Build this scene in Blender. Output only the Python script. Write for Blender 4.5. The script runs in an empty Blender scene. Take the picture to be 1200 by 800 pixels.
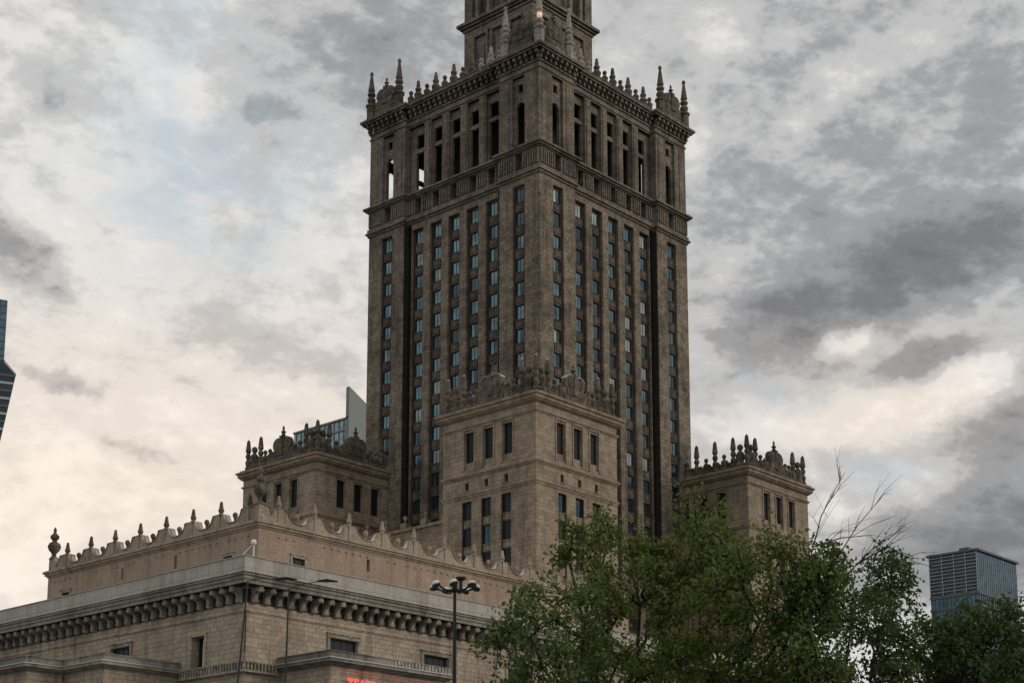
import bpy, bmesh, math, random
import numpy as np
from mathutils import Vector, Matrix
R_ = math.radians
rnd = random.Random(7)
S = bpy.context.scene
COL = S.collection

# ------------------------------------------------------------------ camera
PITCH, YAW = .1887, .7328            # upward tilt, heading counter-clockwise from +X
cd = bpy.data.cameras.new('camera'); cam = bpy.data.objects.new('camera', cd); COL.objects.link(cam)
cd.sensor_fit = 'HORIZONTAL'; cd.sensor_width = 36; cd.lens = 1937.3/1200*36
cd.shift_y = (708.65-400)/1200; cd.clip_start = .3; cd.clip_end = 6000
cam.location = (0, 0, 1.7); cam.rotation_euler = (math.pi/2+PITCH, 0, YAW-math.pi/2)
S.camera = cam
# pixel (of the 1200x800 photo) + distance -> a world point: used to find where real things stand
_cy, _sy, _cp, _sp = math.cos(YAW), math.sin(YAW), math.cos(PITCH), math.sin(PITCH)
_F = Vector((_cy*_cp, _sy*_cp, _sp)); _R = Vector((_sy, -_cy, 0)); _U = _R.cross(_F)
def ray(x, y): return _F*1937.3+_R*(x-600)+_U*(708.65-y)
def at(x, y, D):
    d = ray(x, y); return Vector((0, 0, 1.7))+d*(D/math.hypot(d.x, d.y))
def azel(x, y):
    d = ray(x, y).normalized(); return math.atan2(d.y, d.x), math.asin(d.z)

# ------------------------------------------------------------------ light
SUN_AZ, SUN_EL = R_(-62), R_(24)      # compass heading (ccw from +X) and height of the veiled sun
sd = bpy.data.lights.new('sun', 'SUN'); sun = bpy.data.objects.new('sun', sd); COL.objects.link(sun)
sd.energy = 0.9; sd.angle = R_(14); sd.color = (1, .88, .76)
sdir = Vector((math.cos(SUN_AZ)*math.cos(SUN_EL), math.sin(SUN_AZ)*math.cos(SUN_EL), math.sin(SUN_EL)))
sun.rotation_euler = sdir.to_track_quat('Z', 'Y').to_euler()
S.view_settings.view_transform = 'Standard'; S.view_settings.look = 'None'
S.view_settings.exposure = 0; S.view_settings.gamma = 1; S.view_settings.use_curve_mapping = False

W = bpy.data.worlds.new('World'); S.world = W; W.use_nodes = True
nt = W.node_tree; nt.nodes.clear(); N = nt.nodes; LK = nt.links.new
def nn(t, **k):
    n = N.new(t)
    for a, b in k.items(): setattr(n, a, b)
    return n
def mth(op, a, b=None, c=None, clamp=False):
    m = nn('ShaderNodeMath', operation=op); m.use_clamp = clamp
    for i, v in enumerate((a, b, c)):
        if v is None: continue
        if isinstance(v, (int, float)): m.inputs[i].default_value = v
        else: LK(v, m.inputs[i])
    return m.outputs[0]
tc = nn('ShaderNodeTexCoord'); sep = nn('ShaderNodeSeparateXYZ'); LK(tc.outputs['Generated'], sep.inputs[0])
az = mth('ARCTAN2', sep.outputs[1], sep.outputs[0]); el = mth('ARCSINE', sep.outputs[2])
AE = nn('ShaderNodeCombineXYZ'); LK(az, AE.inputs[0]); LK(el, AE.inputs[1])
# a cloud deck seen in perspective: position on a layer overhead
den = mth('MAXIMUM', mth('ADD', sep.outputs[2], .10), .03)
deck = nn('ShaderNodeCombineXYZ'); LK(mth('DIVIDE', sep.outputs[0], den), deck.inputs[0]); LK(mth('DIVIDE', sep.outputs[1], den), deck.inputs[1])
def noise(vec, scale, detail=8, rough=.55, dist=0., off=(0, 0, 0), sc=(1, 1, 1), rot=0):
    mp = nn('ShaderNodeMapping'); mp.inputs['Location'].default_value = off; mp.inputs['Scale'].default_value = sc; mp.inputs['Rotation'].default_value = (0, 0, rot)
    LK(vec, mp.inputs[0]); n = nn('ShaderNodeTexNoise'); n.inputs['Scale'].default_value = scale
    n.inputs['Detail'].default_value = detail; n.inputs['Roughness'].default_value = rough; n.inputs['Distortion'].default_value = dist
    LK(mp.outputs[0], n.inputs['Vector']); return n
wn = noise(AE.outputs[0], 15, 8, .62)
wob = nn('ShaderNodeVectorMath', operation='MULTIPLY_ADD'); LK(wn.outputs['Color'], wob.inputs[0]); wob.inputs[1].default_value = (.075, .05, 0); wob.inputs[2].default_value = (-.0375, -.025, 0)
AEw = nn('ShaderNodeVectorMath', operation='ADD'); LK(AE.outputs[0], AEw.inputs[0]); LK(wob.outputs[0], AEw.inputs[1])
def blob(x, y, rx, ry, ang=0, soft=.35):
    """soft elliptical cloud region centred on the heading/height of a point of sky; rx, ry in degrees"""
    a, e = azel(x, y)
    mp = nn('ShaderNodeMapping', vector_type='TEXTURE'); mp.inputs['Location'].default_value = (a, e, 0)
    mp.inputs['Rotation'].default_value = (0, 0, R_(-ang)); mp.inputs['Scale'].default_value = (R_(rx), R_(ry), 1)
    LK(AEw.outputs[0], mp.inputs[0]); ln = nn('ShaderNodeVectorMath', operation='LENGTH'); LK(mp.outputs[0], ln.inputs[0])
    mr = nn('ShaderNodeMapRange', interpolation_type='SMOOTHSTEP'); LK(ln.outputs['Value'], mr.inputs[0])
    mr.inputs[1].default_value = 1+soft; mr.inputs[2].default_value = 1-min(.95, soft*1.6); mr.inputs[3].default_value = 0; mr.inputs[4].default_value = 1
    return mr.outputs[0]
n1 = noise(AE.outputs[0], 6.0, 10, .52, .5, (3.1, 1.2, 0), (.9, 1.5, 1), R_(-18)).outputs[0]
n2 = noise(AE.outputs[0], 18, 9, .6, .3, (8.1, 4.2, 0), (.8, 1.6, 1), R_(-24)).outputs[0]
n3 = noise(AE.outputs[0], 46, 8, .6, .2, (1, 2, 0), (.8, 1.4, 1), R_(-30)).outputs[0]
n4 = noise(AE.outputs[0], 120, 6, .6, .2, (5, 7, 0), (.7, 1.3, 1), R_(-30)).outputs[0]
wisps = mth('ADD', mth('MULTIPLY', mth('SUBTRACT', n1, .5), .38), mth('MULTIPLY', mth('SUBTRACT', n2, .5), .52))
wisps = mth('ADD', wisps, mth('MULTIPLY', mth('SUBTRACT', n3, .5), .42)); wisps = mth('ADD', wisps, mth('MULTIPLY', mth('SUBTRACT', n4, .5), .22)); val = None
# base brightness: brighter low on the left, greyer high and right
BL = [ # x, y, rx, ry(deg), angle rising to the right, amount
 (140, 560, 11, 5, 0, .18), (80, 690, 12, 3.2, 0, .12), (150, 240, 3.5, 4.0, 0, .16), (370, 300, 3, 3, 0, .08), (200, 100, 2.2, .8, -30, .16),
 (970, 190, 10, 8, 0, -.14), (900, 390, 2.2, 1.3, 20, -.16), (990, 345, 3.6, 1.2, 14, -.18), (1110, 300, 3.4, 1.7, 8, -.20), (1185, 290, 2.0, 1.8, 0, -.12), (1080, 412, 1.8, .5, 12, -.18), (1190, 110, 2.2, 4, 0, -.10), (890, 210, 2.4, 1.4, 10, -.03),
 (1230, 570, 4.4, 3.2, 45, -.26), (1080, 655, 4.8, 1.9, 10, -.26), (1000, 480, 5.0, 1.1, 6, .26), (995, 385, 1.3, .45, 8, .26), (1130, 445, 2.4, .6, 20, .20),
 (470, 60, 5, 2.8, 0, -.14), (25, 300, 1.9, .9, -28, -.22), (72, 442, 1.3, .42, -3, -.26), (70, 80, 2.6, 1.3, -30, -.08), (590, 20, 9, 2, 0, -.08),
 (290, 400, 3.2, .8, -8, -.16), (310, 143, 1.2, .5, 8, -.20), (150, 522, 1.4, .35, -20, -.12), (830, 50, 1.4, .9, 40, .14), (815, 170, .8, 1.4, 0, .14),
 (1040, 60, 2.4, .6, 10, .14), (960, 130, 2.4, .5, 24, .12), (860, 300, 1.6, .5, 30, .08), (70, 210, 2.0, .6, -30, -.10)]
for b in BL:
    q = mth('MULTIPLY', blob(*b[:5], .5), b[5]*1.05); val = q if val is None else mth('ADD', val, q)
val = mth('ADD', val, .665); val = mth('MAXIMUM', val, .20); val = mth('MINIMUM', val, .90)
val = mth('ADD', val, wisps, clamp=True)
ramp = nn('ShaderNodeValToRGB'); LK(val, ramp.inputs[0]); cr = ramp.color_ramp; cr.interpolation = 'EASE'
for p, c in ((0, (.155, .157, .164)), (.2, (.215, .218, .225)), (.42, (.365, .368, .374)), (.6, (.60, .597, .592)), (.8, (.85, .835, .805)), (1, (1.0, .985, .955))):
    e = cr.elements.new(p) if p not in (0, 1) else cr.elements[0 if p == 0 else -1]
    e.color = (*c, 1)
# the thin places show the blue behind
sky = nn('ShaderNodeTexSky', sky_type='NISHITA'); sky.sun_disc = False; sky.sun_elevation = SUN_EL; sky.sun_rotation = math.pi/2-SUN_AZ
skb = nn('ShaderNodeVectorMath', operation='SCALE'); LK(sky.outputs[0], skb.inputs[0]); skb.inputs['Scale'].default_value = .9
blue = mth('MAXIMUM', mth('MULTIPLY', blob(215, 50, 4.5, 1.6, -45, .8), .55), mth('MULTIPLY', blob(235, 200, 3.6, 4.2, 60, .6), .75))
blue = mth('MAXIMUM', blue, mth('MULTIPLY', blob(880, 455, 4.5, 1.0, 0, .6), .6))
blue = mth('MAXIMUM', blue, mth('MULTIPLY', blob(1040, 545, 2.4, .8, 10, .6), .6))
hole = nn('ShaderNodeMapRange', interpolation_type='SMOOTHSTEP'); LK(n2, hole.inputs[0]); hole.inputs[1].default_value = .36; hole.inputs[2].default_value = .58
cl = nn('ShaderNodeMix', data_type='RGBA'); LK(mth('MULTIPLY', blue, hole.outputs[0]), cl.inputs[0]); LK(ramp.outputs[0], cl.inputs[6]); cl.inputs[7].default_value = (.50, .60, .68, 1)
# warm rim low down
warm = nn('ShaderNodeMix', data_type='RGBA', blend_type='MULTIPLY'); LK(mth('MAXIMUM', blob(120, 600, 22, 7, 0, .8), mth('MULTIPLY', blob(1010, 470, 6, 2.6, -8, .7), .8)), warm.inputs[0])
LK(cl.outputs[2], warm.inputs[6]); warm.inputs[7].default_value = (1.07, .955, .86, 1)
bgc = nn('ShaderNodeBackground'); LK(warm.outputs[2], bgc.inputs[0]); bgc.inputs[1].default_value = 1.0
bgs = nn('ShaderNodeBackground'); LK(sky.outputs[0], bgs.inputs[0]); bgs.inputs[1].default_value = .05
mixs = nn('ShaderNodeMixShader'); mixs.inputs[0].default_value = .92; LK(bgs.outputs[0], mixs.inputs[1]); LK(bgc.outputs[0], mixs.inputs[2])
wo = nn('ShaderNodeOutputWorld'); LK(mixs.outputs[0], wo.inputs[0])

# ------------------------------------------------------------------ materials
def mat(name, base, rough=.85, metallic=0., spec=.3, build=None):
    m = bpy.data.materials.new(name); m.use_nodes = True; t = m.node_tree
    b = t.nodes['Principled BSDF']; b.inputs['Base Color'].default_value = (*base, 1)
    b.inputs['Roughness'].default_value = rough; b.inputs['Metallic'].default_value = metallic; b.inputs['Specular IOR Level'].default_value = spec
    if build: build(t, b)
    return m
def _mix(t, fac, a, b, mode='MIX'):
    m = t.nodes.new('ShaderNodeMix'); m.data_type = 'RGBA'; m.blend_type = mode
    if isinstance(fac, float): m.inputs[0].default_value = fac
    else: t.links.new(fac, m.inputs[0])
    for i, v in ((6, a), (7, b)):
        if isinstance(v, tuple): m.inputs[i].default_value = (*v, 1)
        else: t.links.new(v, m.inputs[i])
    return m.outputs[2]
def _noise(t, vec, scale, detail=6, rough=.6, sc=(1, 1, 1)):
    mp = t.nodes.new('ShaderNodeMapping'); mp.inputs['Scale'].default_value = sc; t.links.new(vec, mp.inputs[0])
    n = t.nodes.new('ShaderNodeTexNoise'); n.inputs['Scale'].default_value = scale; n.inputs['Detail'].default_value = detail; n.inputs['Roughness'].default_value = rough
    t.links.new(mp.outputs[0], n.inputs[0]); return n.outputs[0]
def _range(t, v, a, b, c=0., d=1.):
    r = t.nodes.new('ShaderNodeMapRange'); t.links.new(v, r.inputs[0])
    for i, q in enumerate((a, b, c, d)): r.inputs[i+1].default_value = q
    return r.outputs[0]
def stone(name, c1, c2, soot_shade=(.03, .027, .024), bw=1.2, bh=.6, sootamt=.6, streak=.5, joint=.5, blockvar=.5, grain=1., fs=4.5):
    def build(t, b):
        g = t.nodes.new('ShaderNodeNewGeometry'); s = t.nodes.new('ShaderNodeSeparateXYZ'); t.links.new(g.outputs['Position'], s.inputs[0])
        a = t.nodes.new('ShaderNodeMath'); a.operation = 'ADD'; t.links.new(s.outputs[0], a.inputs[0]); t.links.new(s.outputs[1], a.inputs[1])
        cv = t.nodes.new('ShaderNodeCombineXYZ'); t.links.new(a.outputs[0], cv.inputs[0]); t.links.new(s.outputs[2], cv.inputs[1])
        br = t.nodes.new('ShaderNodeTexBrick'); t.links.new(cv.outputs[0], br.inputs[0]); br.inputs['Scale'].default_value = 1
        br.inputs['Brick Width'].default_value = bw; br.inputs['Row Height'].default_value = bh; br.inputs['Mortar Size'].default_value = .022; br.inputs['Mortar Smooth'].default_value = .4
        br.inputs['Color1'].default_value = (0, 0, 0, 1); br.inputs['Color2'].default_value = (1, 1, 1, 1); br.inputs['Bias'].default_value = 0
        br.inputs['Mortar'].default_value = (.5, .5, .5, 1)
        bv = t.nodes.new('ShaderNodeSeparateColor'); t.links.new(br.outputs[0], bv.inputs[0])
        pos = g.outputs['Position']
        big = _noise(t, pos, .16, 5, .6); mid = _noise(t, pos, .9, 6, .65); fine = _noise(t, pos, fs, 5, .7)
        st = _noise(t, pos, 1.1, 5, .65, (1, 1, .09))
        f = t.nodes.new('ShaderNodeMath'); f.operation = 'MULTIPLY_ADD'; t.links.new(bv.outputs[0], f.inputs[0]); f.inputs[1].default_value = blockvar; t.links.new(_range(t, mid, .33, .67, -.2, .8), f.inputs[2]); f.use_clamp = True
        col = _mix(t, f.outputs[0], c1, c2)
        col = _mix(t, _range(t, fine, .44, .64, 0, .8*grain), col, tuple(v*.36 for v in c1))
        col = _mix(t, _range(t, st, .5, .78, 0, streak), col, soot_shade)
        col = _mix(t, _range(t, big, .46, .74, 0, sootamt), col, soot_shade)
        col = _mix(t, _range(t, br.outputs['Fac'], 0, 1, 0, joint), col, tuple(v*.28 for v in c1))
        t.links.new(col, b.inputs['Base Color'])
        bp = t.nodes.new('ShaderNodeBump'); bp.inputs['Strength'].default_value = .7; bp.inputs['Distance'].default_value = .08
        t.links.new(fine, bp.inputs['Height']); t.links.new(bp.outputs[0], b.inputs['Normal'])
    return mat(name, c1, .9, 0, .2, build)
M = {}
M['tower'] = stone('soot_darkened_stone', (.165, .136, .102), (.335, .28, .215), bw=1.1, bh=.54, sootamt=.65, streak=.8, joint=.9, blockvar=.8)
M['tower_top'] = stone('blackened_carved_stone', (.165, .138, .108), (.30, .255, .205), bw=.9, bh=.5, sootamt=.7, streak=.8, joint=.9, blockvar=.8)
M['pav'] = stone('pavilion_stone', (.26, .208, .152), (.44, .355, .265), bw=1.05, bh=.5, sootamt=.4, streak=.5, joint=.7, blockvar=.7, grain=.7, fs=7)
M['theatre'] = stone('theatre_stone', (.36, .295, .225), (.52, .435, .34), bw=.74, bh=.37, sootamt=.5, streak=.75, joint=.75, blockvar=.8, grain=.55, fs=9)
M['attic'] = stone('attic_render', (.37, .28, .21), (.43, .33, .25), bw=1.2, bh=.3, sootamt=.3, streak=.45, joint=.25, blockvar=.2, grain=.4)
M['atticstone'] = stone('attic_crest_stone', (.36, .295, .225), (.48, .40, .315), bw=3, bh=2, sootamt=.4, streak=.65, joint=.2, blockvar=.1, grain=.6)
M['parapet'] = stone('pale_parapet_slabs', (.42, .40, .355), (.50, .475, .425), bw=1.45, bh=1.5, sootamt=.22, streak=.45, joint=.7, blockvar=.35, grain=.18)
M['corbel'] = stone('weathered_corbel_stone', (.27, .24, .20), (.50, .455, .39), bw=2, bh=2, sootamt=.4, streak=.6, joint=0., blockvar=0)
M['carved'] = stone('carved_stone', (.11, .092, .072), (.31, .262, .208), bw=3, bh=3, sootamt=.75, streak=.7, joint=0., blockvar=0)
M['palecarved'] = stone('pale_carved_stone', (.38, .34, .30), (.55, .50, .44), bw=3, bh=3, sootamt=.45, streak=.6, joint=0., blockvar=0)
M['ledge'] = stone('ledge_stone', (.27, .245, .205), (.40, .365, .31), bw=1.6, bh=.8, sootamt=.75, streak=.85, joint=.6, blockvar=.4, grain=.5)
M['soot_shade'] = stone('soot_and_shade_stone', (.035, .030, .025), (.06, .052, .042), bw=1.1, bh=.54, sootamt=.6, streak=.6)  # near-black stone: shade of the recesses put into the colour, along with soot
M['span'] = stone('carved_spandrel_stone', (.11, .092, .072), (.24, .205, .165), bw=4, bh=4, sootamt=.5, streak=.5, joint=0, blockvar=0)
M['zinc'] = mat('weathered_zinc', (.40, .41, .41), .5, .2, .5)
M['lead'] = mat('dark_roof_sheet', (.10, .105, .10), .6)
M['black'] = mat('blackened_iron', (.018, .019, .02), .5)
M['dark'] = mat('dark_room', (.012, .012, .013), .9)
M['frame'] = mat('dark_window_frame', (.03, .032, .032), .6)
M['curtain'] = mat('faded_red_curtain', (.16, .03, .03), .9)
M['lampglass'] = mat('frosted_lamp_glass', (.62, .64, .64), .25, 0, .6)
M['white'] = mat('white_painted_metal', (.75, .75, .73), .5)
def glass(name, base, rough=.12, met=.75):
    def build(t, b):
        g = t.nodes.new('ShaderNodeNewGeometry')
        n = _noise(t, g.outputs['Position'], .55, 3, .6)
        t.links.new(_mix(t, _range(t, n, .35, .7), base, tuple(v*.45 for v in base)), b.inputs['Base Color'])
    return mat(name, base, rough, met, .5, build)
GL = [glass('teal_glass', (.14, .25, .285)), glass('blue_glass', (.085, .16, .195)), glass('pale_curtained_glass', (.30, .39, .40), .35, .4), glass('dim_glass', (.06, .095, .11))]
M['deepglass'] = mat('deep_dark_glass', (.012, .017, .02), .35, 0, .22)
def neon(t, b):
    b.inputs['Emission Color'].default_value = (1, .10, .05, 1); b.inputs['Emission Strength'].default_value = 1.0
M['neon'] = mat('red_neon', (.6, .05, .03), .4, build=neon)
def neond(t, b):
    b.inputs['Emission Color'].default_value = (1, .04, .03, 1); b.inputs['Emission Strength'].default_value = .1
M['neondim'] = mat('dim_red_neon', (.35, .02, .02), .4, build=neond)
def lamp(t, b):
    b.inputs['Emission Color'].default_value = (1, .55, .42, 1); b.inputs['Emission Strength'].default_value = .45
M['lit'] = mat('lit_lantern', (.8, .6, .5), .4, build=lamp)

# ------------------------------------------------------------------ mesh helpers
class Fr:
    """a wall frame: origin, direction along the wall, outward normal"""
    def __init__(s, o, u, n): s.o, s.u, s.n = o, u, n
    def p(s, u, n, z): return (s.o[0]+s.u[0]*u+s.n[0]*n, s.o[1]+s.u[1]*u+s.n[1]*n, z)
def leftface(X, Y): return Fr((X, Y), (0, 1), (-1, 0))
def rightface(X, Y): return Fr((X, Y), (1, 0), (0, -1))
WORLD = Fr((0, 0), (1, 0), (0, 1))
class MB:
    def __init__(s): s.v, s.f, s.m = [], [], []
    def add(s, vs, fs, mi=0):
        b = len(s.v); s.v += [tuple(q) for q in vs]; s.f += [tuple(b+i for i in q) for q in fs]; s.m += [mi]*len(fs); return s
    def box(s, fr, u0, u1, n0, n1, z0, z1, mi=0):
        vs = [fr.p(u, n, z) for z in (z0, z1) for u, n in ((u0, n0), (u1, n0), (u1, n1), (u0, n1))]
        return s.add(vs, [(0, 1, 2, 3), (4, 5, 6, 7), (0, 1, 5, 4), (1, 2, 6, 5), (2, 3, 7, 6), (3, 0, 4, 7)], mi)
    def poly(s, pts, z0, z1, mi=0):
        n = len(pts); return s.add([(x, y, z0) for x, y in pts]+[(x, y, z1) for x, y in pts],
            [tuple(range(n)), tuple(range(n, 2*n))]+[(i, (i+1) % n, n+(i+1) % n, n+i) for i in range(n)], mi)
    def wallpoly(s, fr, pts, n0, n1, mi=0):
        """outline in (u, z) extruded through the wall from n0 to n1"""
        k = len(pts); return s.add([fr.p(u, n0, z) for u, z in pts]+[fr.p(u, n1, z) for u, z in pts],
            [tuple(range(k)), tuple(range(k, 2*k))]+[(i, (i+1) % k, k+(i+1) % k, k+i) for i in range(k)], mi)
    def lathe(s, cx, cy, z0, prof, seg=10, mi=0, sc=1., rot=0.):
        vs, fs = [], []
        for r, z in prof:
            for i in range(seg):
                a = rot+2*math.pi*i/seg; vs.append((cx+r*sc*math.cos(a), cy+r*sc*math.sin(a), z0+z*sc))
        for j in range(len(prof)-1):
            for i in range(seg):
                a, b = j*seg+i, j*seg+(i+1) % seg; fs.append((a, b, b+seg, a+seg))
        fs += [tuple(range(seg)), tuple(range((len(prof)-1)*seg, len(prof)*seg))]
        return s.add(vs, fs, mi)
    def tube(s, pts, rad, seg=6, mi=0):
        pts = [Vector(p) for p in pts]; vs, fs = [], []
        for i, p in enumerate(pts):
            d = (pts[min(i+1, len(pts)-1)]-pts[max(i-1, 0)]).normalized()
            a = d.cross(Vector((0, 0, 1)) if abs(d.z) < .9 else Vector((1, 0, 0))).normalized(); b = d.cross(a)
            r = rad[i] if isinstance(rad, (list, tuple)) else rad
            for k in range(seg):
                t = 2*math.pi*k/seg; vs.append(p+a*(r*math.cos(t))+b*(r*math.sin(t)))
        for j in range(len(pts)-1):
            for k in range(seg):
                q, w = j*seg+k, j*seg+(k+1) % seg; fs.append((q, w, w+seg, q+seg))
        fs += [tuple(range(seg)), tuple(range((len(pts)-1)*seg, len(pts)*seg))]
        return s.add(vs, fs, mi)
    def mesh(s, name, mats, recalc=True, smooth=False):
        me = bpy.data.meshes.new(name); me.from_pydata(s.v, [], s.f)
        for m in (mats if isinstance(mats, (list, tuple)) else [mats]): me.materials.append(m)
        me.polygons.foreach_set('material_index', s.m)
        if recalc:
            bm = bmesh.new(); bm.from_mesh(me); bmesh.ops.recalc_face_normals(bm, faces=bm.faces); bm.to_mesh(me); bm.free()
        if smooth: me.polygons.foreach_set('use_smooth', [True]*len(me.polygons))
        me.update(); return me
    def build(s, name, mats, parent=None, **k):
        return link(name, s.mesh(name, mats, **k), parent)
def link(name, data, parent=None, loc=None):
    o = bpy.data.objects.new(name, data); COL.objects.link(o)
    if parent: o.parent = parent
    if loc: o.location = loc
    return o
def tag(o, label=None, cat=None, group=None, kind=None):
    for k, v in (('label', label), ('category', cat), ('group', group), ('kind', kind)):
        if v: o[k] = v
    return o
def thing(name, label, cat, group=None): return tag(link(name, None), label, cat, group)

def carve(L, notches):
    """depth steps along a wall of length L from (u0, u1, depth) notches"""
    bs = sorted({0., L, *[q for n in notches for q in n[:2]]}); out = []
    for a, b in zip(bs, bs[1:]):
        m = (a+b)/2; d = max([n[2] for n in notches if n[0] < m < n[1]] or [0.])
        if out and abs(out[-1][1]-d) < 1e-6: out[-1] = (b, d)
        else:
            if out: out.append((a, d))
            else: out.append((0., d))
            out.append((b, d))
    return out
def block(mb, X, Y, LX, LY, z0, z1, notches=None, mi=0):
    """a solid block with recesses cut in its walls. notches: {face: [(u0,u1,depth,za,zb)]}, face 0 = -Y wall (u=x), 1 = +X, 2 = +Y, 3 = -X wall (u=y)"""
    notches = notches or {}
    zs = sorted({z0, z1, *[q for f in notches.values() for n in f for q in n[3:5] if z0 < q < z1]})
    for a, b in zip(zs, zs[1:]):
        m = (a+b)/2; pts = []
        for face in range(4):
            L = LX if face in (0, 2) else LY
            act = [n[:3] for n in notches.get(face, []) if n[3] < m < n[4]]
            c = carve(L, act)
            if face == 0: q = [(X+u, Y+d) for u, d in c]
            elif face == 1: q = [(X+LX-d, Y+u) for u, d in c]
            elif face == 2: q = [(X+u, Y+LY-d) for u, d in reversed(c)]
            else: q = [(X+d, Y+u) for u, d in reversed(c)]
            for p in q:
                if not pts or (abs(p[0]-pts[-1][0])+abs(p[1]-pts[-1][1])) > 1e-6: pts.append(p)
        if abs(pts[0][0]-pts[-1][0])+abs(pts[0][1]-pts[-1][1]) < 1e-6: pts.pop()
        mb.poly(pts, a, b, mi)

# window: local coords, x along wall, -y outward, z up from the sill
def window_mesh(w, h, nx=2, ny=1, bar=.07, deep=.1):
    fr = Fr((0, 0), (1, 0), (0, -1)); f = MB()
    f.box(fr, -w/2, -w/2+bar, 0, deep, 0, h); f.box(fr, w/2-bar, w/2, 0, deep, 0, h)
    f.box(fr, -w/2+bar, w/2-bar, 0, deep, 0, bar); f.box(fr, -w/2+bar, w/2-bar, 0, deep, h-bar, h)
    for i in range(1, nx):
        x = -w/2+w*i/nx; f.box(fr, x-bar*.45, x+bar*.45, .003, deep-.01, bar, h-bar)
    for i in range(1, ny):
        z = h*i/ny; f.box(fr, -w/2+bar, w/2-bar, .005, deep-.015, z-bar*.4, z+bar*.4)
    return f
def pane_mesh(w, h, bar=.07, deep=.1):
    fr = Fr((0, 0), (1, 0), (0, -1)); return MB().box(fr, -w/2+bar, w*.0, deep*.25, deep*.5, bar, h-bar).box(fr, .0, w/2-bar, deep*.25, deep*.5, bar, h-bar, 1)
_wc = {}
def window(parent, fr, u, n, z, w, h, gi, nx=2, ny=1, name='window', pm=None, label=None):
    key = (round(w, 2), round(h, 2), nx, ny)
    if key not in _wc: _wc[key] = (window_mesh(w, h, nx, ny).mesh('window', M['frame']), {})
    fm, pd = _wc[key]
    m = pm or GL[gi]; m2 = m if pm else (GL[3] if rnd.random() < .3 else (GL[gi-1] if 0 < gi < 3 else m)); key2 = m.name+m2.name
    if key2 not in pd: pd[key2] = pane_mesh(w, h).mesh('pane', [m, m2])
    o = link(name, fm, parent, fr.p(u, n, z))
    ang = math.atan2(fr.n[1], fr.n[0])+math.pi/2          # local -y must point along the outward normal
    o.rotation_euler = (0, 0, ang)
    link('pane', pd[key2], o)
    return o

# turned ornaments (radius, height)
TALL = [(.8, 0), (.8, .25), (.66, .35), (.66, 2.1), (.82, 2.25), (.82, 2.45), (.45, 2.6), (.42, 2.8), (.6, 3.1), (.62, 3.35), (.38, 3.6), (.36, 3.75), (.56, 3.95), (.6, 4.15), (.4, 4.35), (.38, 4.5), (.5, 4.65), (.5, 4.8), (.45, 4.9), (.2, 6.8), (.16, 6.95), (.26, 7.1), (.26, 7.3), (.1, 7.55), (0, 7.6)]
MED = [(.62, 0), (.62, .3), (.5, .4), (.55, 1.0), (.64, 1.3), (.5, 1.6), (.3, 1.8), (.44, 2.05), (.48, 2.25), (.3, 2.45), (.28, 2.6), (.31, 2.7), (.22, 3.3), (.2, 3.45), (0, 3.6)]
SMALL = [(.5, 0), (.5, .3), (.3, .5), (.42, .9), (.5, 1.2), (.3, 1.5), (.14, 1.65), (.28, 1.85), (.32, 2.05), (.2, 2.25), (0, 2.35)]
OBEL = [(.42, 0), (.42, .3), (.3, .4), (.38, .75), (.42, 1.0), (.3, 1.3), (.22, 1.45), (.36, 1.7), (.4, 1.95), (.28, 2.2), (.24, 2.35), (.38, 2.5), (.4, 2.62), (.24, 4.0), (.14, 4.15), (.0, 4.32)]
URN = [(.36, 0), (.36, .2), (.2, .35), (.24, .6), (.5, .9), (.62, 1.2), (.5, 1.5), (.25, 1.65), (.2, 1.8), (.4, 2.0), (.42, 2.2), (.2, 2.4), (.12, 2.55), (.16, 2.75), (.06, 3.0), (0, 3.05)]
CONE = [(.28, 0), (.28, .12), (.2, .2), (.32, .42), (.34, .5), (.27, .56), (.15, 1.2), (.16, 1.26), (.0, 1.34)]
BALL = [(.12, 0), (.1, .35), (.18, .42), (.1, .48), (.22, .62), (.27, .78), (.22, .94), (.1, 1.03), (0, 1.05)]
def ornament(name, parent, fr, u, n, z, prof, m, sc=1., seg=8, rs=1., label=None, sub=None):
    x, y, _ = fr.p(u, n, z); key = (id(prof), m.name, round(sc, 3), seg, round(rs, 2))
    if key not in _oc: _oc[key] = MB().lathe(0, 0, 0, [(r*rs, h) for r, h in prof], seg, 0, sc, math.pi/8).mesh(name, m)
    o = link(name, _oc[key], parent, (x, y, z)); return o
_oc = {}

# ------------------------------------------------------------------ ground
def sheet(name, x0, x1, y0, y1, z, m):
    o = MB().add([(x0, y0, z), (x1, y0, z), (x1, y1, z), (x0, y1, z)], [(0, 1, 2, 3)]).build(name, m, recalc=False); return tag(o, kind='structure')
def asph(c, c2, sc):
    def b_(t, b):
        g = t.nodes.new('ShaderNodeNewGeometry'); t.links.new(_mix(t, _range(t, _noise(t, g.outputs['Position'], sc, 6, .6), .3, .7), c, c2), b.inputs['Base Color'])
    return b_
sheet('ground', -3000, 3000, -3000, 3000, 0, mat('asphalt', (.05, .05, .05), .9, build=asph((.04, .04, .042), (.065, .064, .062), .8)))
sheet('plaza', 18, 74, 20, 140, .004, mat('granite_paving', (.22, .21, .2), .8, build=asph((.17, .165, .16), (.26, .25, .24), .7)))
sheet('lawn', 24, 74, -20, 19.9, .004, mat('lawn_grass', (.05, .08, .03), .95, build=asph((.04, .07, .02), (.07, .1, .035), 1.2)))

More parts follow.
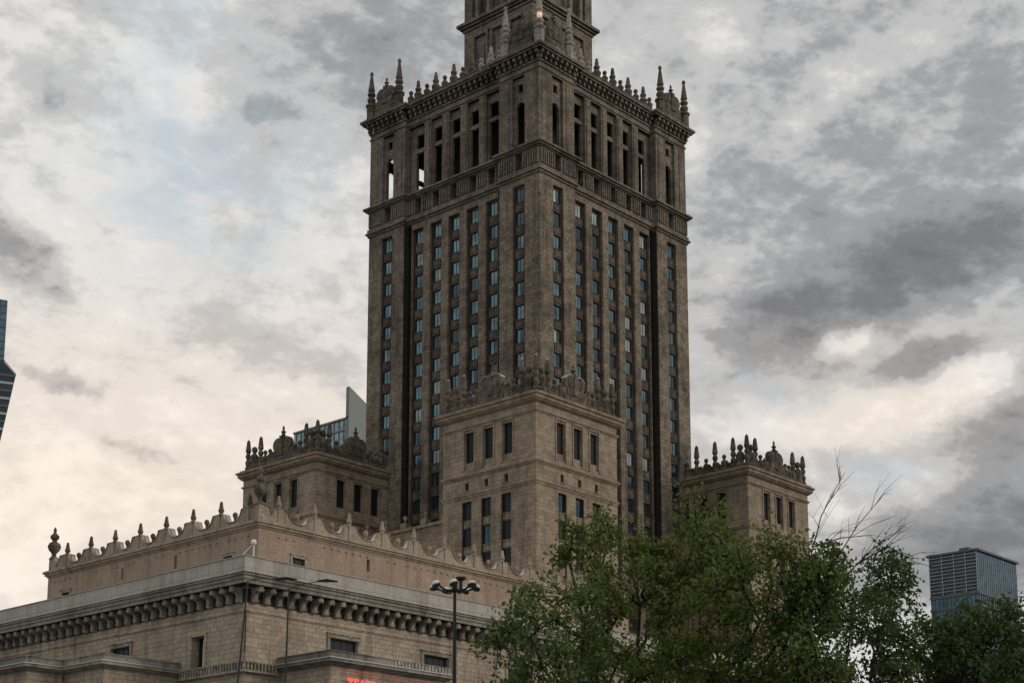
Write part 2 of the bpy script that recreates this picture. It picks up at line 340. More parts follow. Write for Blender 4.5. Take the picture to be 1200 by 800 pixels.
# ================================================================== HIGH RISE
TX, TY, TW = 151.5, 131.5, 32.3
LF, RF = leftface(TX, TY), rightface(TX, TY)
tower = thing('high_rise_tower', 'huge dark brown stone tower with a pinnacled crown, rising behind the long low theatre', 'tower')
BAYS = [9.15, 12.65, 16.15, 19.65, 23.15]; PYL = [3.7, TW-3.7]; PW = 7.1
CN = .7                                              # the middle of each side stands back by this much
def sides(lst): return {f: lst for f in range(4)}
def mid(a=0., o=0.): return (PW+o*0, TW-PW, CN)
shaft = MB(); so = MB(); spn = MB()
nl = [(PW, TW-PW, CN, 0, 200)]
nl += [(c-1.05, c+1.05, .5, 0, 96.5) for c in PYL]
nl += [(c-1.1, c+1.1, CN+.62, 0, 96.45) for c in BAYS]
nl += [(PW, PW+.85, CN+1.5, 0, 97.3), (TW-PW-.85, TW-PW, CN+1.5, 0, 97.3)]
block(shaft, TX, TY, TW, TW, 0, 97.4, sides(nl))
# carved spandrels between windows, one row per floor
FL = [96.17-3.222*k for k in range(26)]
for fr in (LF, RF):
    for c, dep in [(q, .5) for q in PYL]+[(q, CN+.62) for q in BAYS]:
        rw = 1.05 if dep < 1 else 1.1
        for q in (c-rw+.002, c+.68): so.box(fr, q, q+rw-.682, -dep-.01, -dep+.22, 20, 96.3)  # dark strips beside the windows: jamb shade painted in as colour
        for zt in FL[:-1]:
            z0 = zt-3.222+.0; z1 = zt-2.02
            spn.box(fr, c-.68, c+.68, -dep, -dep+.30, z0+.02, z1)
            spn.box(fr, c-.68, c+.68, -dep, -dep+.40, z1, z1+.09)
            spn.box(fr, c-.3, c+.3, -dep+.30, -dep+.38, z0+.3, z1-.3)
            spn.box(fr, c-.62, c-.42, -dep+.30, -dep+.35, z0+.2, z1-.2); spn.box(fr, c+.42, c+.62, -dep+.30, -dep+.35, z0+.2, z1-.2)
for fr in (LF, RF):
    for a, b in ((PW, PW+.85), (TW-PW-.85, TW-PW)):
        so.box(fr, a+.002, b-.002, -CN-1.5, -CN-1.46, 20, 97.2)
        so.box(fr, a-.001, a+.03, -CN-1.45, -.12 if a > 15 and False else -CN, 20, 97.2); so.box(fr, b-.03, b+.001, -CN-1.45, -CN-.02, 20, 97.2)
    so.box(fr, TW-PW-.03, TW-PW-.001, -CN+.001, -.1, 20, 97.2)  # slot linings: soot and the shade of the deep slots in one dark colour
so.build('recess_shade_lining', M['soot_shade'], tower)
shaft.add(spn.v, spn.f, 1); shaft.build('shaft_wall', [M['tower'], M['span']], tower)

def ring(mb, o, z0, z1, step=True, extra=None, mi=0):
    L = TW+2*o; nt_ = [(PW+2*o, TW-PW, CN, -1, 500)] if step else []
    if extra: nt_ = nt_+extra(o)
    block(mb, TX-o, TY-o, L, L, z0, z1, sides(nt_), mi)
lm = MB(); ring(lm, .18, 97.4, 97.75); ring(lm, .42, 97.75, 98.0); ring(lm, .22, 98.0, 98.55)
lm.build('string_course', M['tower_top'], tower)
# fluted attic band with a dark opening over every bay
fb = MB()
nb = [(PW, TW-PW, CN, 0, 200)]+[(c-.62, c+.62, 1.1, 0, 200) for c in PYL]+[(c-.62, c+.62, CN+1.1, 0, 200) for c in BAYS]
block(fb, TX, TY, TW, TW, 98.55, 100.98, sides(nb))
for fr in (LF, RF):
    u = .12
    while u < TW-.2:
        ub = u+.2; zone = CN if (PW-.05 < u and ub < TW-PW+.05) else 0
        cross = any(abs(u+.1-c) < .78 for c in PYL+BAYS) or (u < PW < ub) or (u < TW-PW < ub)
        if not cross: fb.box(fr, u, ub, -zone, -zone+.24, 98.75, 100.8)
        u += .42
fb.build('fluted_band', M['tower_top'], tower)
bc = MB(); ring(bc, .15, 100.98, 101.2); ring(bc, .45, 101.2, 101.45); ring(bc, .7, 101.45, 101.75); bc.build('balcony_cornice', M['tower_top'], tower)

# open gallery storey
g = MB(); Z0, Z1 = 101.75, 112.0
def rot4(pts, k):
    cx, cy = TX+TW/2, TY+TW/2; out = []
    for x, y in pts:
        for _ in range(k): x, y = cx-(y-cy), cy+(x-cx)
        out.append((x, y))
    return out
T = 1.1
for k in range(4):
    def P(u0, u1, d0, d1): return rot4([(TX+u0, TY+d0), (TX+u1, TY+d0), (TX+u1, TY+d1), (TX+u0, TY+d1)], k)
    g.poly(rot4([(TX, TY), (TX+2.6, TY), (TX+2.6, TY+T), (TX+T, TY+T), (TX+T, TY+2.6), (TX, TY+2.6)], k), Z0, Z1)
    g.poly(P(4.8, PW, 0, T), Z0, Z1); g.poly(P(TW-PW, TW-4.8, 0, T), Z0, Z1)
    g.poly(P(PW, PW+.95, CN+.5, CN+T), Z0, Z1); g.poly(P(TW-PW-.95, TW-PW, CN+.5, CN+T), Z0, Z1)
    for a, b in zip(BAYS, BAYS[1:]):
        g.poly(P(a+1.1, b-1.1, CN, CN+T), Z0, Z1); g.poly(P(a+1.32, b-1.32, CN-.12, CN), Z0, Z1-.3)
    for c in BAYS:                                    # lintels and heads of the tall bays
        g.poly(P(c-1.1, c+1.1, CN+.5, CN+.95), 108.05, 108.65); g.poly(P(c-1.1, c+1.1, CN+.5, CN+.95), 110.75, Z1)
        g.poly(P(c-1.1, c-.85, CN+.45, CN+.9), Z0, 108.05); g.poly(P(c+.85, c+1.1, CN+.45, CN+.9), Z0, 108.05)
        g.poly(P(c-1.1, c-.85, CN+.45, CN+.9), 108.65, 110.75); g.poly(P(c+.85, c+1.1, CN+.45, CN+.9), 108.65, 110.75)
    for c in PYL:                                     # arched opening with a square light above
        cx, cy = TX+TW/2, TY+TW/2
        def Q(u, d, z):
            (x, y), = rot4([(TX+u, TY+d)], k); return (x, y, z)
        lo, hi = (2.6, 4.8) if c < 10 else (TW-4.8, TW-2.6)
        g.poly(P(lo, c-.78, .4, .85), Z0, Z1); g.poly(P(c+.78, hi, .4, .85), Z0, Z1)
        arc = [(c-.78, 109.9), (c-.78, 107.7)]+[(c-.78*math.cos(t), 107.7+.78*math.sin(t)) for t in [math.pi*i/8 for i in range(1, 8)]]+[(c+.78, 107.7), (c+.78, 109.9)]
        n_ = len(arc); vs = [Q(u, .42, z) for u, z in arc]+[Q(u, .83, z) for u, z in arc]
        g.add(vs, [tuple(range(n_)), tuple(range(n_, 2*n_))]+[(i, (i+1) % n_, n_+(i+1) % n_, n_+i) for i in range(n_)])
        g.poly(P(c-.78, c-.42, .42, .83), 109.9, 111.1); g.poly(P(c+.42, c+.78, .42, .83), 109.9, 111.1); g.poly(P(c-.78, c+.78, .42, .83), 111.1, Z1)
    for a in (1.0, 5.95):                             # flat pilasters on the corner pylons
        for c in (a, TW-a): g.poly(P(c-.55, c+.55, -.1, 0), Z0, 111.6)
g.build('gallery_wall', M['tower_top'], tower)
core = MB(); block(core, TX+6, TY+6, TW-12, TW-12, Z0, Z1); core.build('gallery_core', M['soot_shade'], tower)  # core blackened so the openings look dark: gallery shade painted on
# balustrade inside each opening
# entablature with brackets
en = MB(); ring(en, 0, 112.0, 113.25); ring(en, .15, 112.25, 112.45); ring(en, .2, 113.1, 113.32)
for fr in (LF, RF):
    u = -.25
    while u < TW+.3:
        z = CN if PW+.3 < u < TW-PW-.6 else 0
        en.box(fr, u, u+.42, -z-.2, -z+.75, 113.95, 114.5); en.box(fr, u+.04, u+.38, -z-.2, -z+.45, 113.35, 113.95)
        u += .98
ring(en, .9, 114.5, 114.8); ring(en, 1.15, 114.8, 115.15); ring(en, -.3, 113.32, 114.5)
en.build('top_cornice', M['tower_top'], tower)
# parapet
pp = MB()
for fr in (LF, RF):
    for a, b, n, h in ((1.0, 5.2, .25, 1.25), (7.3, TW-7.3, -.3, .75), (TW-5.2, TW-1, .25, 1.25)):
        pp.box(fr, a, b, n-.5, n, 115.15, 115.15+h); pp.box(fr, a, b, n-.6, n+.08, 115.15+h, 115.3+h)
block(pp, TX+5, TY+5, TW-10, TW-10, 115.15, 117.0)
pp.build('parapet', M['tower_top'], tower)
def crest(parent, fr, u, n, z, s=1., name='crest', capm=None):
    c = MB()
    c.box(fr, u-2.0*s, u+2.0*s, n-.35*s, n+.35*s, z, z+.8*s); c.box(fr, u-1.5*s, u+1.5*s, n-.4*s, n+.4*s, z+.8*s, z+1.7*s)
    def disc(cu, cz, r, t, k=14, a0=0, a1=2*math.pi):
        c.wallpoly(fr, [(cu+r*math.cos(a0+(a1-a0)*i/k), cz+r*math.sin(a0+(a1-a0)*i/k)) for i in range(k)], n-t, n+t)
    disc(u-.85*s, z+2.35*s, 1.0*s, .32*s); disc(u+.85*s, z+2.35*s, 1.0*s, .32*s)
    disc(u-.85*s, z+2.35*s, .55*s, .42*s); disc(u+.85*s, z+2.35*s, .55*s, .42*s)
    disc(u-1.85*s, z+1.1*s, .55*s, .25*s); disc(u+1.85*s, z+1.1*s, .55*s, .25*s)
    disc(u-2.5*s, z+.5*s, .45*s, .22*s); disc(u+2.5*s, z+.5*s, .45*s, .22*s)
    c.box(fr, u-.42*s, u+.42*s, n-.5*s, n+.5*s, z+.8*s, z+2.9*s); c.box(fr, u-.25*s, u+.25*s, n-.55*s, n+.55*s, z+2.9*s, z+3.5*s)
    x, y, _ = fr.p(u, n, 0)
    c.lathe(x, y, z+3.4*s, [(.2, 0), (.32, .3), (.2, .5), (.38, .75), (.16, .95), (.12, 1.15), (.2, 1.3), (0, 1.7)], 8, 0, s)
    for sg in (-1, 1): c.lathe(*fr.p(u+sg*2.5*s, n, 0)[:2], z+.8*s, [(.2, 0), (.3, .3), (.2, .55), (.32, .8), (.0, 1.3)], 8, 0, s)
    if capm:
        for cu in (-.85, .85):
            k = 7; a0, a1 = .35*math.pi, .85*math.pi
            if cu > 0: a0, a1 = .15*math.pi, .65*math.pi
            pts = [(u+cu*s+1.06*s*math.cos(a0+(a1-a0)*i/k), z+2.35*s+1.06*s*math.sin(a0+(a1-a0)*i/k)) for i in range(k+1)]
            pts += [(u+cu*s+.99*s*math.cos(a1-(a1-a0)*i/k), z+2.35*s+.99*s*math.sin(a1-(a1-a0)*i/k)) for i in range(k+1)]
            c.wallpoly(fr, pts, n-.4*s, n+.4*s, 1)
    return c.build(name, [M['carved'], capm or M['zinc']], parent)
for fr, first in ((LF, True), (RF, False)):
    for u, n in ((5.9, .15), (TW-5.9, .15), (TW-.15, .15)): ornament('pinnacle', tower, fr, u, n, 115.15, TALL, M['palecarved'] if u < 6 else M['carved'], 1.04)
    if first: o = ornament('pinnacle', tower, fr, .15, -.15, 115.15, TALL, M['palecarved'], 1.12)
    for u in (2.95, TW-3.05): crest(tower, fr, u, -.1, 116.3, .98)
    for i, u in enumerate([7.6, 9.15, 10.9, 12.65, 14.4, 16.15, 17.9, 19.65, 21.4, 23.15, 24.6]):
        ornament('pinnacle', tower, fr, u, -.5, 115.15, MED if i % 2 else SMALL, M['carved'] if u > 11 else M['palecarved'], 1.0 if i % 2 else 1.05)
        if i % 2:
            pass
lb = MB().lathe(0, 0, 0, [(.3, 0), (.36, .1), (.36, .5), (.3, .6)], 10); lo_ = lb.build('lantern', M['lit'], tower); lo_.location = (TX-.42, TY-.42, 118.9)
# upper stage
H = 6.65; cxy = (TX+TW/2, TY+TW/2)
us = MB()
un = []
for c in (3.1, 6.65, 10.2): un.append((c-1.15, c+1.15, .45, 117.5, 128.3))
un += [(4.6, 5.15, .3, 117.2, 128.6), (8.15, 8.7, .3, 117.2, 128.6)]
block(us, cxy[0]-H, cxy[1]-H, 2*H, 2*H, 116, 129.6, sides(un))
SF = (leftface(cxy[0]-H, cxy[1]-H), rightface(cxy[0]-H, cxy[1]-H))
for fr in SF:
    for c in (3.1, 6.65, 10.2):
        us.box(fr, c-.6, c+.6, -.45, -.3, 119, 121.6); us.box(fr, c-.6, c+.6, -.45, -.3, 123, 127)
for o, a, b in ((.2, 129.6, 130.0), (.5, 130.0, 130.35), (.85, 130.35, 130.8)): block(us, cxy[0]-H-o, cxy[1]-H-o, 2*H+2*o, 2*H+2*o, a, b)
for k in range(4):
    def P2(x0, x1, y0, y1):
        pts = [(cxy[0]-H+x0, cxy[1]-H+y0), (cxy[0]-H+x1, cxy[1]-H+y0), (cxy[0]-H+x1, cxy[1]-H+y1), (cxy[0]-H+x0, cxy[1]-H+y1)]; out = []
        for x, y in pts:
            for _ in range(k): x, y = cxy[0]-(y-cxy[1]), cxy[1]+(x-cxy[0])
            out.append((x, y))
        return out
    us.poly(P2(0, 1.5, 0, 1.5), 130.8, 142); us.poly(P2(2.0, 2.6, .1, .7), 130.8, 140); us.poly(P2(10.7, 11.3, .1, .7), 130.8, 140)
    us.poly(P2(4.3, 4.9, .1, .7), 130.8, 140); us.poly(P2(8.4, 9.0, .1, .7), 130.8, 140)
block(us, cxy[0]-5.3, cxy[1]-5.3, 10.6, 10.6, 130.8, 142); block(us, cxy[0]-H-.05, cxy[1]-H-.05, 2*H+.1, 2*H+.1, 142, 150)
us.build('upper_stage', M['tower_top'], tower)

# windows: the largest hundred one by one, the rest as one part
def vis_windows():
    out = []
    for fi, fr in enumerate((LF, RF)):
        for ci, (c, dep) in enumerate([(PYL[0], .5)]+[(b, CN+.62) for b in BAYS]+[(PYL[1], .5)]):
            for k, zt in enumerate(FL[:20]):
                zb = zt-2.0; x, y, _ = fr.p(c, -dep, 0)
                # hidden behind the corner pavilions
                if c < 4.5 and zt < 58: continue
                if 5 < c < 10 and zt < 54: continue
                if c > 28 and zt < 58: continue
                d = math.sqrt(x*x+y*y+zt*zt); nrm = abs(x if fi == 0 else y)/math.hypot(x, y)
                out.append((nrm*(1 if dep < 1 else .72)/d**2, fr, c, dep, k, zb, fi, ci))
    out.sort(key=lambda q: -q[0]); return out
vw = vis_windows()
def wstyle(k, ci, fi):
    q = rnd.random()
    if k > 11: return 3 if q < .8 else 1  # lower rows mostly dim glass: their darker reflections put into the colour
    if fi == 1: return 2 if q < .22 else (0 if q < .66 else (1 if q < .88 else 3))
    return 0 if q < .55 else (1 if q < .86 else (2 if q < .93 else 3))
for q in vw[:100]: window(tower, q[1], q[2], -q[3]+.002, q[5], 1.22, 2.0, wstyle(q[4], q[7], q[6]))
rest = MB()
for q in vw[100:]:
    fr, c, dep, zb = q[1], q[2], q[3], q[5]; n = -dep+.002; w, h, b = 1.22, 2.0, .07
    rest.box(fr, c-w/2, c-w/2+b, n, n+.1, zb, zb+h); rest.box(fr, c+w/2-b, c+w/2, n, n+.1, zb, zb+h); rest.box(fr, c-w/2+b, c+w/2-b, n, n+.1, zb, zb+b)
    rest.box(fr, c-w/2+b, c+w/2-b, n, n+.1, zb+h-b, zb+h); rest.box(fr, c-.03, c+.03, n+.003, n+.09, zb+b, zb+h-b)
    rest.box(fr, c-w/2+b, c+w/2-b, n+.02, n+.05, zb+b, zb+h-b, 1+wstyle(q[4], q[7], q[6]))
tag(rest.build('window', [M['frame']]+GL, tower), kind='stuff')

# ---- corner pavilions (set against the corners of the tower)
PA = 15.0
def pavilion(X, Y, near, name_lbl, low, inner=False):
    pm = MB(); sj = MB(); up = (4.4, 7.5, 10.6); lw = (4.65, 7.85, 11.0)
    nts = [(c-.82, c+.82, .5, 54.7, 59.25) for c in up]+[(c-.3, c+.3, .35, 52.1, 53.05) for c in lw]+[(c-.78, c+.78, .45, 0, 50.75) for c in lw]
    block(pm, X, Y, PA, PA, 0, 61.0, sides(nts))
    FRS = (leftface(X, Y), rightface(X, Y))
    for fr in FRS:
        for c in up:
            pm.box(fr, c-.82, c+.82, -.5, -.22, 54.7, 55.55); pm.box(fr, c-1.02, c-.82, 0, .12, 54.5, 59.5); pm.box(fr, c+.82, c+1.02, 0, .12, 54.5, 59.5); pm.box(fr, c-.95, c+.95, 0, .16, 59.5, 59.68)
        for c in lw:
            for q in (c-.778, c+.70): sj.box(fr, q, q+.076, -.44, -.12, 20, 50.74)  # near-black jambs, the shade of the window recess painted into them
            for k in range(7):
                zt = 50.65-3.25*k
                pm.box(fr, c-.72, c+.72, -.45, -.22, zt-3.1, zt-2.2); pm.box(fr, c-.78, c+.78, -.45, -.12, zt-2.3, zt-2.18); pm.box(fr, c-.3, c+.3, -.22, -.14, zt-3.0, zt-2.4)
            pm.box(fr, c-.45, c+.45, 0, .09, 51.95, 52.1); 
    w = pm.build('corner_pavilion', M['pav'], tower); sj.build('window_jamb', M['soot_shade'], w)
    if name_lbl: w['label'] = name_lbl
    cm = MB()
    def rg(o, a, b): block(cm, X-o, Y-o, PA+2*o, PA+2*o, a, b)
    rg(.12, 53.65, 53.85); rg(.28, 53.85, 54.15); rg(.12, 54.15, 54.3); rg(.1, 51.2, 51.45); rg(.2, 51.45, 51.65)
    rg(.1, 59.75, 59.9); rg(.22, 59.9, 60.05); rg(.2, 60.95, 61.1); rg(.42, 61.1, 61.3); rg(.6, 61.3, 61.75); rg(.8, 61.75, 62.0)
    rg(-.1, 62.0, 62.5)
    for fr in FRS:
        u = .15
        while u < PA-.1: cm.box(fr, u, u+.16, .6, .72, 61.98+.03, 62.16); u += .34
    cm.build('pavilion_cornice', M['pav'], w)
    for fi, fr in enumerate(FRS):
        for c in up: window(w, fr, c, -.47, 55.56, 1.6, 3.66, 3, 2, 1, pm=M['deepglass'])
        for c in lw:
            window(w, fr, c, -.34, 52.12, .56, .9, 3, 1, 1, pm=M['deepglass'])
            for k in range(low): window(w, fr, c, -.42, 50.65-3.25*k-2.17, 1.4, 2.2, 3, 2, 1, pm=GL[3] if rnd.random() < .25 else M['deepglass'])
        capm = M['zinc']
        for u in ((.25,) if fi == 0 else ())+((2.5, 5.5, 8.6, 11.9) if inner and fi == 0 else (2.5, 11.9, 14.55)):
            o = ornament('pinnacle', w, fr, u, -.35, 62.5, OBEL, M['carved'], 1.0, 8)
            if near: link('tip_cap', tipcap, None, (0, 0, 0)).parent = w; COL.objects[-1].location = Vector(o.location)+Vector((0, 0, 4.1))
        for u in ((1.35, 4.0, 7.0, 10.2, 13.2) if inner and fi == 0 else (1.35, 3.75, 9.9, 10.9, 13.2)): ornament('finial', w, fr, u, -.35, 62.3, SMALL, M['carved'], 1.0 if u not in (1.35, 13.2) else 1.4)
        if not (inner and fi == 0): crest(w, fr, 7.2, -.35, 62.4, .98, capm=M['zinc'] if near else None)
    for fr in FRS:                                    # carved scroll panels between the pedestals
        for a_, b_ in (((.9, 14.3),) if inner and fr is FRS[0] else ((.9, 5.0), (9.4, 14.3))):
            pr = MB(); u = a_; pr.box(fr, a_, b_, -.5, -.25, 62.3, 62.75)
            while u < b_-.4:
                hh = .7+.45*abs(math.sin(u*2.2)); pr.box(fr, u, u+.46, -.55, -.2, 62.3, 62.3+hh)
                x, y, _ = fr.p(u+.24, -.3, 0); pr.lathe(x, y, 62.3+hh-.1, [(.2, 0), (.26, .15), (.12, .34), (0, .45)], 6); u += .48
            pr.build('parapet_panel', M['carved'], w)
    return w
tipcap = MB().lathe(0, 0, 0, [(.2, 0), (.26, .05), (0, .3)], 8).mesh('tip_cap', M['zinc'])
PX, PY = 138.6, 121.0
pavilion(PX, PY, True, 'nearest corner pavilion, full height visible in front of the tower', 3)
pavilion(PX, 159.3, False, 'pavilion at the left corner of the tower, above the theatre attic', 1)
pavilion(182.1, PY, False, 'pavilion at the right corner of the tower, above the trees', 1, True)
# low terrace wall between the pavilions
tw = MB(); block(tw, 145, 137, 6.4, 22.2, 30, 50.9); block(tw, 144.7, 137.1, 6.0, 22.1, 50.9, 51.3)
for y in (138.5, 142, 145.7, 149.4, 153, 156.6):
    tw.box(WORLD, 144.9, 145.9, y-.5, y+.5, 51.3, 52.1); tw.lathe(145.4, y, 52.1, [(.2, 0), (.12, .3), (.3, .6), (.3, .85), (0, 1.1)], 8)
tw.build('terrace_wall', M['pav'], tower)
bw = MB(); block(bw, 128, 133, 70, 66, 0, 30); block(bw, 151, 121.5, 45, 12, 0, 29.5); bw.build('podium', M['pav'], tower)

# ================================================================== THEATRE
QX, QY = 75.69, 94.4
LXT, LYT = 70, 60
TL, TR = leftface(QX, QY), rightface(QX, QY)
th = thing('theatre_building', 'long low stone theatre with a pale parapet, scroll brackets and scalloped attic', 'theatre')
wm = MB()
block(wm, QX, QY, LXT, LYT, 0, 25.9, {3: [(4.75, 6.3, .8, 20.3, 22.8), (14.3, 16.9, .35, 21.4, 23.05)], 0: [(8.2, 11.1, .4, 21.5, 23.15), (18.4, 21.3, .4, 21.5, 23.05), (28.6, 31.5, .4, 21.5, 23.05)]})
for o, a, b in ((.06, 23.98, 24.08), (.12, 24.08, 24.18)): block(wm, QX-o, QY-o, LXT+o, LYT+o, a, b)
wm.build('wall', M['theatre'], th)
# window surrounds
def surround(fr, u0, u1, z0, z1, w=.28, n=.1):
    s = MB(); s.box(fr, u0-w, u0, 0, n, z0, z1); s.box(fr, u1, u1+w, 0, n, z0, z1); s.box(fr, u0-w, u1+w, 0, n+.02, z1, z1+w); s.box(fr, u0-w-.08, u1+w+.08, 0, n+.1, z1+w, z1+w+.1)
    return s
for fr, a, b, z0, z1 in ((TL, 14.3, 16.9, 21.4, 23.05), (TR, 8.2, 11.1, 21.5, 23.15), (TR, 18.4, 21.3, 21.5, 23.05), (TR, 28.6, 31.5, 21.5, 23.05)):
    w = window(th, fr, (a+b)/2, -.33, z0, b-a-.02, z1-z0-.01, 3, 4, 2, pm=M['deepglass'])
    surround(fr, a, b, z0, z1).build('window_surround', M['corbel'], th)
dw = window(th, TL, 5.5, -.7, 20.32, 1.5, 2.45, 3, 2, 1, pm=M['deepglass'])
MB().box(TL, 5.05, 5.45, -.6, -.56, 20.4, 22.6).box(TL, 5.62, 5.72, -.6, -.56, 20.4, 22.6, 1).build('curtain', [M['curtain'], M['white']], th)
dd = MB(); dd.box(TL, 4.5, 4.75, 0, .12, 20.35, 22.8); dd.box(TL, 6.3, 6.55, 0, .12, 20.35, 22.8); dd.box(TL, 4.5, 6.55, 0, .16, 22.8, 23.05); dd.build('window_surround', M['theatre'], th)
# parapet and cornice
cn = MB(); O = 1.25
def rg(mb, o, a, b, mi=0): block(mb, QX-o, QY-o, LXT+o, LYT+o, a, b, None, mi)
rg(cn, .25, 25.78, 25.92); rg(cn, O-.1, 25.92, 26.22); rg(cn, O, 26.22, 26.5); rg(cn, O+.12, 26.5, 26.6)
cn.build('cornice', M['ledge'], th)
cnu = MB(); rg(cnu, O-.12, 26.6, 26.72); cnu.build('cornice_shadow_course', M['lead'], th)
pr = MB(); rg(pr, O+.02, 26.72, 27.86); rg(pr, O+.1, 27.86, 27.92); pr.build('parapet', M['parapet'], th)
sb = MB(); sb.box(TL, .01, LYT-.5, 0, .03, 24.75, 25.76); sb.box(TR, .04, LXT-.5, 0, .03, 24.75, 25.76); sb.box(TL, -1.1, LYT-.5, .26, 1.12, 25.885, 25.915); sb.box(TR, -.2, LXT-.5, .26, 1.12, 25.885, 25.916); sb.build('soot_shade_frieze', M['soot_shade'], th)  # sooty wall band; dark soffit panels paint in the shade between brackets
# scroll bracket (countable): a carved S profile
def bracket_mesh():
    f = Fr((0, 0), (1, 0), (0, -1)); b = MB()
    out = [(0, 1.1), (1.0, 1.1), (1.05, .98), (.98, .80), (.72, .70), (.50, .60), (.40, .42), (.42, .25), (.38, .08), (.22, -.04), (.0, -.02)]
    for (x0, x1, s) in ((-.16, .16, 1.), (-.22, -.16, .86), (.16, .22, .86)):
        k = len(out); vs = [(x, -n*s, z) for x in (x0, x1) for n, z in out]
        b.add(vs, [tuple(range(k)), tuple(range(k, 2*k))]+[(i, (i+1) % k, k+(i+1) % k, k+i) for i in range(k)])
    for n, z, r in ((.86, .86, .16), (.24, .12, .15)):
        vs = [(x, -n-r*math.cos(t), z+r*math.sin(t)) for x in (-.25, .25) for t in [2*math.pi*i/10 for i in range(10)]]
        b.add(vs, [tuple(range(10)), tuple(range(10, 20))]+[(i, (i+1) % 10, 10+(i+1) % 10, 10+i) for i in range(10)])
    return b.mesh('bracket', M['corbel'])
bmz = bracket_mesh()
for fr, cnt, rz in ((TL, 29, -math.pi/2), (TR, 38, 0)):
    for i in range(cnt):
        o = link('bracket', bmz, th, fr.p(.58+i*1.163, 0, 24.76)); o.rotation_euler = (0, 0, rz)
# attic
AX, AY, AL, AR = QX+5.0, QY+5.0, 29.6, 47.0
at_ = MB(); block(at_, AX, AY, AR, AL, 25.9, 32.1, {3: [(3.1, 4.3, .25, 29.3, 30.3), (10.5, 10.85, .4, 30.3, 31.4), (26, 27.2, .25, 29.3, 30.4), (18, 18.3, .4, 30.4, 31.4)], 0: [(3.5, 4.8, .25, 29.2, 30.25), (11.6, 11.95, .4, 30.4, 31.4), (22, 22.35, .4, 30.4, 31.4)]})
at_.build('attic_wall', M['attic'], th)
ac = MB()
for o, a, b in ((.1, 32.1, 32.25), (.25, 32.25, 32.45), (.38, 32.45, 32.66)): block(ac, AX-o, AY-o, AR+2*o, AL+2*o, a, b)
ALF, ARF = leftface(AX, AY), rightface(AX, AY)
for fr, lim in ((ALF, AL), (ARF, AR)):
    u = 1.2
    while u < lim-1:
        if rnd.random() < .55: ac.box(fr, u, u+.16, 0, .1, 31.55, 31.67)
        u += .8
    ac.box(fr, 5.2, 5.2+(6 if lim < 40 else 9), 0, .06, 31.93, 32.02)
ac.build('attic_cornice', M['atticstone'], th)
for fr, u0, u1, z0, z1 in ((ALF, 3.1, 4.3, 29.3, 30.3), (ARF, 3.5, 4.8, 29.2, 30.25), (ALF, 26, 27.2, 29.3, 30.4)):
    window(th, fr, (u0+u1)/2, -.22, z0, u1-u0-.01, z1-z0-.01, 3, 3, 2, pm=M['deepglass']); surround(fr, u0, u1, z0, z1, .2, .08).build('window_surround', M['palecarved'], th)
def scallop(t):
    """height of the crest panel at distance t from a pinnacle centre"""
    if t < .5: return 1.22
    x = (1.86-t)/1.16
    if x > 1: return 1.22
    if x < 0: return .32
    return 1.20-.88*math.sqrt(max(0, 1-abs(x)**2.2))
for fr, lim, first, sp in ((ALF, AL, 1.5, 3.66), (ARF, AR, 2.2, 3.79)):
    cents = [first+sp*k for k in range(20) if first+sp*k < lim-.8]
    s = MB(); n0, n1 = -.55, .0; zb = 32.66; steps = int(lim/.12)
    def hgt(u): 
        h = max(scallop(abs(u-c)) for c in cents)
        if u < 1.2: h = max(h, 1.45-.2*u)
        if u > lim-1: h = max(h, 1.2)
        return h
    for i in range(steps):
        a, b = lim*i/steps, lim*(i+1)/steps; ha, hb = hgt(a), hgt(b)
        if fr is ARF:
            if b < .56: continue
            a = max(a, .552); ha = hgt(a)
        s.wallpoly(fr, [(a, zb), (b, zb), (b, zb+hb), (a, zb+ha)], n0, n1)
    cp = MB()
    for i in range(steps):
        a, b = lim*i/steps, lim*(i+1)/steps; ha, hb = hgt(a), hgt(b)
        cp.wallpoly(fr, [(a, zb+ha), (b, zb+hb), (b, zb+hb+.05), (a, zb+ha+.05)], n0-.12, n1+.10)
    for c in cents: s.box(fr, c-.3, c+.3, 0, .08, zb, zb+1.2)
    s.build('scalloped_crest', M['atticstone'], th); cp.build('crest_coping', M['atticstone'], th)
    # pale sheet-metal scrolls on the far shoulder of every crest
    for c in cents:
        sc = MB(); sc.tube([fr.p(c+a, -.26, zb+h) for a, h in ((-1.62, .52), (-1.5, .34), (-1.3, .36), (-1.1, .55), (-.9, .85), (-.72, 1.12))], [.04, .14, .19, .17, .1, .04], 8)
        sc.build('scroll_coping', M['zinc'], th, smooth=True)
        ornament('pinnacle', th, fr, c, -.28, zb+1.26, CONE, M['carved'] if fr is ALF else M['atticstone'], .88, 8, .88)
    for a, b in zip(cents, cents[1:]): ornament('finial', th, fr, (a+b)/2, -.28, zb+.24, BALL, M['carved'] if fr is ALF else M['atticstone'], .95, 8, .9)
ornament('corner_urn', th, ALF, .28, -.28, 34.0, URN, M['carved'], 1.0, 10, .85)
ornament('corner_urn', th, ALF, AL-.3, -.28, 33.8, URN, M['carved'], 1.0, 10)

